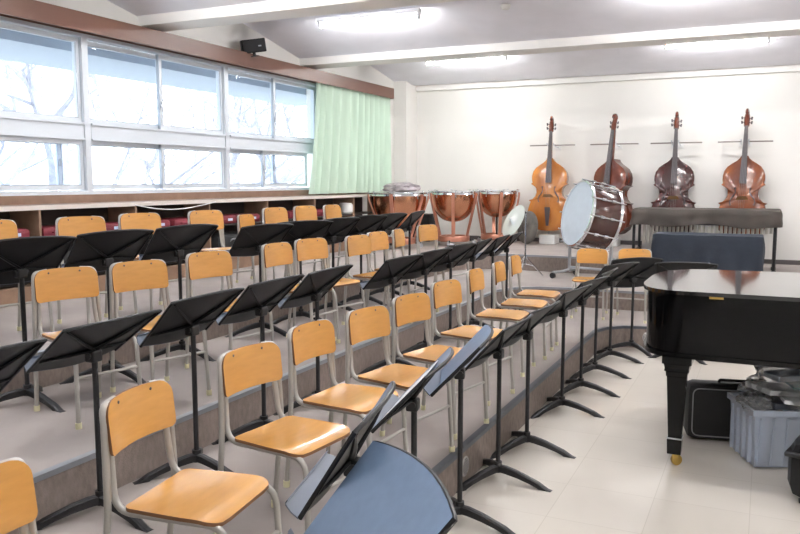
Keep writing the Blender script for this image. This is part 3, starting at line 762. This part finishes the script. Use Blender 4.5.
# ------------------------------------------------------------------ cymbals
t = thing('cymbal_stand', 'thin chrome cymbal stand on the middle step', 'cymbal stand', (-2.73, 9.55, T2), 0)
b = NB(); tube(b, [(0, 0, .16), (0, 0, .80)], .0095, 8); tube(b, [(0, 0, .16), (0, 0, .40)], .013, 8); obj('pole', b, M['chrome'], t)
for k_ in range(3):
    a = 2*pi*k_/3+.5; b = NB(); tube(b, [(0, 0, .26), (cos(a)*.23, sin(a)*.23, .01)], .008, 6); tube(b, [(0, 0, .16), (cos(a)*.12, sin(a)*.12, .13)], .005, 6); obj('leg', b, M['chrome'], t)
b = NB(); tube(b, [(0, 0, .80), (-.03, 0, .84)], .012, 8); obj('tilter', b, M['blackm'], t)
t = thing('cymbal', 'shiny silver cymbal tilted steeply on its stand', 'cymbal', (-2.89, 9.55, T2+.70)); t.rotation_mode = 'QUATERNION'
t.rotation_quaternion = Vector((-.62, -.62, .45)).to_track_quat('Z', 'Y')
b = NB(); lathe(b, [(.006, .045), (.03, .04), (.05, .018), (.12, .008), (.225, 0), (.225, -.002), (.12, .005), (.05, .014), (.03, .036), (.006, .042)], 40); obj('disc', b, M['cym'], t, True)
b = NB(); lathe(b, [(0, .07), (.012, .068), (.012, .045), (.018, .042), (0, .04)], 12); obj('wing_nut', b, M['chrome'], t)
t = thing('cymbal_bag', 'grey round cymbal bag standing upright beside the silver cymbal', 'bag', (-3.36, 11.86, T3+.27)); t.rotation_mode = 'QUATERNION'
t.rotation_quaternion = Vector((-.62, -.78, .12)).to_track_quat('Z', 'Y')
b = NB(); lathe(b, [(0, .05), (.12, .045), (.22, .03), (.255, .005), (.26, -.01), (.22, -.03), (0, -.04)], 36)
obj('bag_body', b, M['grey'], t, True)
b = NB(); tube(b, rounded([(-.08, .10, .05), (-.02, .0, .075), (.03, -.09, .075), (.06, -.14, .05)], .04), .012, 6); obj('strap', b, M['cloth'], t)
# ------------------------------------------------------------------ covered instruments
from mathutils import noise as mnoise
def drape(x0, x1, y0, y1, ztop, drops, seed, amp=.02, n=150, base=(0, 0, 0)):
    """cloth: rounded-rectangle top with hanging sides; drops(s)->hem height"""
    b = NB(); r = .05
    per = []
    def arc(cx, cy, a0):
        for i in range(6): a = a0+i/5*pi/2; per.append((cx+r*cos(a), cy+r*sin(a)))
    def side(p, q, m):
        for i in range(1, m): per.append((p[0]+(q[0]-p[0])*i/m, p[1]+(q[1]-p[1])*i/m))
    mlong = 60; ms = 16
    arc(x0+r, y0+r, pi); side((x0+r, y0), (x1-r, y0), mlong); arc(x1-r, y0+r, -pi/2); side((x1, y0+r), (x1, y1-r), ms)
    arc(x1-r, y1-r, 0); side((x1-r, y1), (x0+r, y1), mlong); arc(x0+r, y1-r, pi/2); side((x0, y1-r), (x0, y0+r), ms)
    N = len(per); cx, cy = (x0+x1)/2, (y0+y1)/2; rings = []
    for k, (sc, dz) in enumerate(((.02, 0), (.5, 0), (.9, 0), (.985, -.002))):
        rings.append([b.verts.new((cx+(px-cx)*sc-base[0], cy+(py-cy)*sc-base[1], ztop+dz+.006*mnoise.noise(Vector((px*4, py*4, seed)))-base[2])) for px, py in per])
    m = 9
    for j in range(m+1):
        v = j/m; ring = []
        for i, (px, py) in enumerate(per):
            nx, ny = px-cx, py-cy
            nl = Vector((math.copysign(1, nx) if abs(px-x0) < .03 or abs(px-x1) < .03 else 0, math.copysign(1, ny) if abs(py-y0) < .03 or abs(py-y1) < .03 else 0))
            if nl.length: nl.normalize()
            hem = drops(px, py)
            z = ztop-.012+(hem-ztop+.012)*v
            w = amp*v*(mnoise.noise(Vector((px*5, py*5+seed, v*1.6)))*1.2+.5*sin((px+py)*23+seed+2*v))+.012*min(1, v*4)
            ring.append(b.verts.new((px+nl.x*w-base[0], py+nl.y*w-base[1], z-base[2])))
        rings.append(ring)
    for p, q in zip(rings, rings[1:]):
        for i in range(N): b.faces.new((p[i], p[(i+1) % N], q[(i+1) % N], q[i]))
    b.faces.new(rings[0])
    return b
bs = (-.72, 11.35, T2)
t = thing('marimba', 'long marimba under a grey brown cloth cover before the basses', 'marimba', bs)
o = obj('cloth_cover', drape(-1.66, .19, 11.0, 11.72, 1.25, lambda x, y: 1.04+.022*sin(x*7)-.03*((x+.7)/.9)**2, 3, .03, base=bs), M['cloth'], t, True)
for i in range(30):
    x = -1.50+i*.0545; L = .34-.006*i if i < 99 else .2
    b = NB(); tube(b, [(x-bs[0], -.20, 1.10-bs[2]), (x-bs[0], -.20, 1.10-L*.95-bs[2])], .0195, 10); obj('resonator_tube', b, M['reson'], t, True)
for x in (-1.63, .13):
    for y in (11.08, 11.62):
        b = NB(); tube(b, [(x-bs[0], y-bs[1], 1.2-bs[2]), (x-bs[0], y-bs[1], .04)], .020, 8); box(b, (x-bs[0]-.03, y-bs[1]-.03, 0), (x-bs[0]+.03, y-bs[1]+.03, .05), bev=.01); obj('leg', b, M['blackm'], t)
    b = NB(); tube(b, [(x-bs[0], 11.08-bs[1], .25), (x-bs[0], 11.62-bs[1], .25)], .014, 8); obj('leg_brace', b, M['blackm'], t)
b = NB(); box(b, (-.91, -.28, .62), (.85, .28, .80)); obj('bar_frame', b, M['dk'], t)
bs2 = (-.64, 10.45, T2)
t = thing('covered_vibraphone', 'low instrument fully draped in a dark navy cloth cover', 'covered instrument', bs2)
obj('cloth_cover', drape(-1.27, -.005, 10.15, 10.7, .965, lambda x, y: T2+.06+.02*sin(x*7), 8, .028, base=bs2), M['navy'], t, True)
for x in (-1.2, -.08):
    for y in (10.22, 10.62):
        b = NB(); tube(b, [(x-bs2[0], y-bs2[1], .5), (x-bs2[0], y-bs2[1], 0)], .018, 8); obj('leg', b, M['blackm'], t)
# ------------------------------------------------------------------ grand piano
t = thing('grand_piano', 'black polished grand piano with closed lid, tail towards the chairs', 'piano', (-.376, 5.018, 0)); t.scale = (.965, .965, 1.022)
def pout(inset=0):
    pts = []
    # straight side from right to left, tail, curved far side
    ctrl = [(1.75, 4.69), (-.45, 4.69)]
    def bez(p0, p1, p2, p3, n):
        return [tuple(p0[k]*(1-q)**3+3*p1[k]*q*(1-q)**2+3*p2[k]*q*q*(1-q)+p3[k]*q**3 for k in (0, 1)) for q in [i/n for i in range(n+1)]]
    pts += [(1.75, 4.69)] + bez((-.40, 4.69), (-.56, 4.69), (-.65, 4.80), (-.66, 5.02), 8) + bez((-.66, 5.35), (-.65, 5.68), (-.56, 5.90), (-.31, 5.92), 9) + bez((-.2, 5.925), (.35, 5.95), (.6, 6.12), (1.2, 6.16), 8) + [(1.75, 6.16)]
    c = (.5, 5.4)
    if inset:
        out = []
        n = len(pts)
        for i in range(n):
            a = Vector(pts[i-1]); d = Vector(pts[(i+1) % n]); e = (d-a).normalized(); nr = Vector((e.y, -e.x))
            out.append((pts[i][0]-nr.x*inset*-1, pts[i][1]-nr.y*inset*-1))
        return out
    return pts
def pb(z0, z1, ins, bev=0):
    b = NB(); P_ = [(x+.39, y-5.2) for x, y in pout(ins)]; prism(b, P_, z0, z1)
    return b
def area(p): return sum(p[i-1][0]*p[i][1]-p[i][0]*p[i-1][1] for i in range(len(p)))
sgn = 1 if area(pout()) < area(pout(.02)) or True else -1
import builtins
A0, A1 = abs(area(pout())), abs(area(pout(.02)))
IN = .02 if A1 < A0 else -.02
obj('rim', pb(.636, .975, IN), M['piano'], t, True)
obj('lid', pb(.978, 1.0, -IN*.3), M['lid'], t, True)
obj('lower_molding', pb(.626, .652, IN*.2), M['piano'], t, True)
b = NB(); box(b, (.125, -.5135, .966), (.20, -.508, .979)); obj('hinge', b, M['brass'], t)
b = NB(); box(b, (1.4, -.5135, .966), (1.475, -.508, .979)); obj('hinge', b, M['brass'], t)
for x, y in ((-.425, 4.765), (1.5, 4.85), (1.5, 5.95)):
    x += .39; y -= 5.2
    b = NB()
    def sq(z, w): return [b.verts.new((x+i*w, y+j*w, z)) for i, j in ((-1, -1), (1, -1), (1, 1), (-1, 1))]
    lev = [(.632, .082), (.592, .082), (.588, .072), (.565, .067), (.55, .069), (.545, .061), (.52, .059), (.515, .054), (.17, .037), (.165, .040), (.155, .042), (.075, .039), (.07, .036)]
    r_ = [sq(z, w) for z, w in lev]
    for p, q in zip(r_, r_[1:]):
        for i in range(4): b.faces.new((p[i], p[(i+1) % 4], q[(i+1) % 4], q[i]))
    b.faces.new(r_[0]); b.faces.new(r_[-1])
    l = obj('leg', b, M['piano'], t)
    b = NB(); box(b, (x-.043, y-.043, .158), (x+.043, y+.043, .166)); obj('band', b, M['steel'], l)
    b = NB(); lathe(b, [(0, -.014), (.018, -.016), (.031, -.012), (.033, 0), (.031, .012), (.018, .016), (0, .014)], 20, Matrix.Translation((x+.012, y, .033)) @ Matrix.Rotation(pi/2, 4, 'X') @ Matrix.Rotation(.5, 4, 'Y'))
    box(b, (x-.012, y-.02, .045), (x+.024, y+.02, .075)); obj('caster', b, M['brass'], l, True)
b = NB(); box(b, (1.72, -.1, .30), (1.75, .10, .605)); box(b, (1.65, -.14, .08), (1.78, .14, .12)); tube(b, [(1.72, -.08, .12), (1.72, -.08, .61)], .018); tube(b, [(1.72, .08, .12), (1.72, .08, .61)], .018); obj('pedal_lyre', b, M['piano'], t)
b = NB(); box(b, (2.14, -.5, .66), (2.24, .94, .72)); obj('keyboard', b, M['white'], t)
# ------------------------------------------------------------------ things under / beside the piano
t = thing('instrument_case', 'black soft case with grey piping standing under the piano', 'case', (-.39, 5.08, 0), radians(12))
b = NB(); box(b, (0, 0, .006), (.58, .18, .362), bev=.045); obj('case_shell', b, M['blackc'], t, True)
b = NB(); z0, z1 = .035, .337
tube(b, rounded([(.56, -.002, z0), (.035, -.002, z0), (.035, -.002, z1), (.56, -.002, z1)], .045), .004, 6); obj('piping', b, M['piping'], t)
b = NB(); tube(b, rounded([(.2, .09, .355), (.2, .09, .378), (.38, .09, .378), (.38, .09, .355)], .02), .009, 6); obj('handle', b, M['blackc'], t)
ang = math.atan2(.14, .33)
t = thing('storage_bin', 'ribbed translucent plastic bin full of folders on the tiled floor', 'bin', (0.0, 4.69, 0), ang)
b = NB(); W, D, Hh = .52, .36, .345
def ringb(w0, w1, d0, d1, z): return [b.verts.new(p) for p in ((w0, d0, z), (w1, d0, z), (w1, d1, z), (w0, d1, z))]
ra = [ringb(.02, W-.02, .02, D-.02, .012), ringb(0, W, 0, D, Hh), ringb(.006, W-.006, .006, D-.006, Hh), ringb(.026, W-.026, .026, D-.026, .018)]
for p, q in zip(ra, ra[1:]):
    for i in range(4): b.faces.new((p[i], p[(i+1) % 4], q[(i+1) % 4], q[i]))
b.faces.new(ra[0]); b.faces.new(ra[-1]); obj('bin_body', b, M['bin'], t)
b = NB(); frame = [(-.014, -.014), (W+.014, -.014), (W+.014, D+.014), (-.014, D+.014)]
for (x0, y0, x1, y1) in ((-.014, -.014, W+.014, 0), (-.014, D, W+.014, D+.014), (-.014, 0, 0, D), (W, 0, W+.014, D)): box(b, (x0, y0, Hh-.028), (x1, y1, Hh+.004))
obj('bin_rim', b, M['bin'], t)
for i in range(7):
    x = .03+i*.075
    b = NB(); v = [b.verts.new(p) for p in ((x, .012, .02), (x+.008, .012, .02), (x+.008, -.012, Hh-.045), (x, -.012, Hh-.045), (x, .024, .02), (x+.008, .024, .02), (x+.008, .004, Hh-.045), (x, .004, Hh-.045))]
    for f in ((0, 1, 2, 3), (4, 5, 6, 7), (0, 1, 5, 4), (1, 2, 6, 5), (2, 3, 7, 6), (3, 0, 4, 7)): b.faces.new([v[k] for k in f])
    obj('rib', b, M['bin'], t)
for i in range(4):
    y = .05+i*.085
    b = NB(); box(b, (-.010, y, .03), (.012, y+.008, Hh-.045)); obj('rib', b, M['bin'], t)
ca, sa = cos(ang), sin(ang)
fc = [(M['pale'], 'pale blue'), (M['dk'], 'dark'), (M['paper'], 'white'), (M['dk'], 'black'), (M['pale'], 'light blue'), (M['paper'], 'clear white'), (M['dk'], 'charcoal'), (M['pale'], 'grey blue')]
fpos = ['leftmost', 'second from the left', 'third from the left', 'fourth from the left', 'fifth from the left', 'sixth from the left', 'seventh from the left', 'rightmost']
for i, (m_, nm_) in enumerate(fc):
    lx = .045+i*.056
    b = NB(); box(b, (0, 0, 0), (.022, .27, .27)); o = obj('document_folder', b, m_, None, False, (lx*ca-.04*sa, 4.69+lx*sa+.04*ca, .02)); o.rotation_euler = (0, radians(3), ang)
    tag(o, '%s folder upright in the plastic bin, %s' % (nm_, fpos[i]), 'folder', 'folders in the bin')
def binpt(x, y, z): return (x*ca-y*sa, 4.69+x*sa+y*ca, z)
for i, (m_, nm_, x, y, z, tilt, rr, dim) in enumerate([
    (M['dk'], 'dark flat case lying lowest on the bin', .12, .03, .345, 4, 8, (.40, .26, .035)),
    (M['paper'], 'white booklet with dark spine on the bin', .16, .0, .386, 5, -12, (.36, .24, .022)),
    (M['paper'], 'white folder in plastic on the bin', .10, .05, .42, 6, 15, (.40, .22, .03)),
    (M['teal'], 'teal booklet near the top of the bin pile', .22, .03, .462, 4, -6, (.30, .2, .016)),
    (M['pale'], 'pale blue box at the top of the bin pile', .16, .08, .486, -3, 10, (.34, .15, .035))]):
    b = NB(); box(b, (0, 0, 0), dim, bev=.004); o = obj(['flat_case', 'booklet', 'document_folder', 'booklet', 'small_box'][i], b, m_, None, False, binpt(x, y, z)); o.rotation_euler = (0, radians(tilt), ang+radians(rr)); tag(o, nm_, ['case', 'booklet', 'folder', 'booklet', 'box'][i])
crumple('plastic_bag', binpt(.34, .17, .345), (.30, .21, .165), M['bag'], 3, 'crumpled clear plastic bag wrapped over the pile on the bin', 'plastic bag', 4, .34)
crumple('plastic_bag', binpt(.06, .13, .338), (.09, .14, .05), M['bag'], 11, 'small crumpled clear plastic bag on the left end of the bin', 'plastic bag', 4, .4)
t = thing('hard_case', 'black rounded hard case at the right frame edge', 'case', (.145, 4.25, 0), radians(-14))
b = NB(); box(b, (0, 0, .015), (.6, .3, .345), bev=.09); obj('case_shell', b, M['black'], t, True)
b = NB(); box(b, (-.004, -.004, .25), (.604, .304, .275), bev=.01); obj('seam', b, M['blackm'], t)
for x, y in ((.08, .08), (.52, .08), (.08, .22), (.52, .22)):
    b = NB(); lathe(b, [(.02, 0), (.022, .02), (0, .02)], 12, Matrix.Translation((x, y, 0))); obj('foot', b, M['blackm'], t)
# ------------------------------------------------------------------ world, camera
w = bpy.data.worlds.new('sky'); S.world = w; w.use_nodes = True
bg = w.node_tree.nodes['Background']; bg.inputs[0].default_value = (.86, .93, 1.0, 1); bg.inputs[1].default_value = 2.0
F = 777.8; PX, PY = 767, 180.5
pit = math.atan2(267-PY, F); yaw = math.atan2(PX-400, F/cos(pit))
cd = bpy.data.cameras.new('camera'); cam = bpy.data.objects.new('camera', cd); COL.objects.link(cam)
cam.location = (0, 0, 1.63); cam.rotation_euler = (pi/2-pit, 0, yaw); cd.lens = F/800*36; cd.sensor_width = 36; cd.clip_start = .05
S.camera = cam
S.view_settings.view_transform = 'Standard'; S.view_settings.look = 'None'; S.view_settings.exposure = 1.4; S.view_settings.gamma = 1
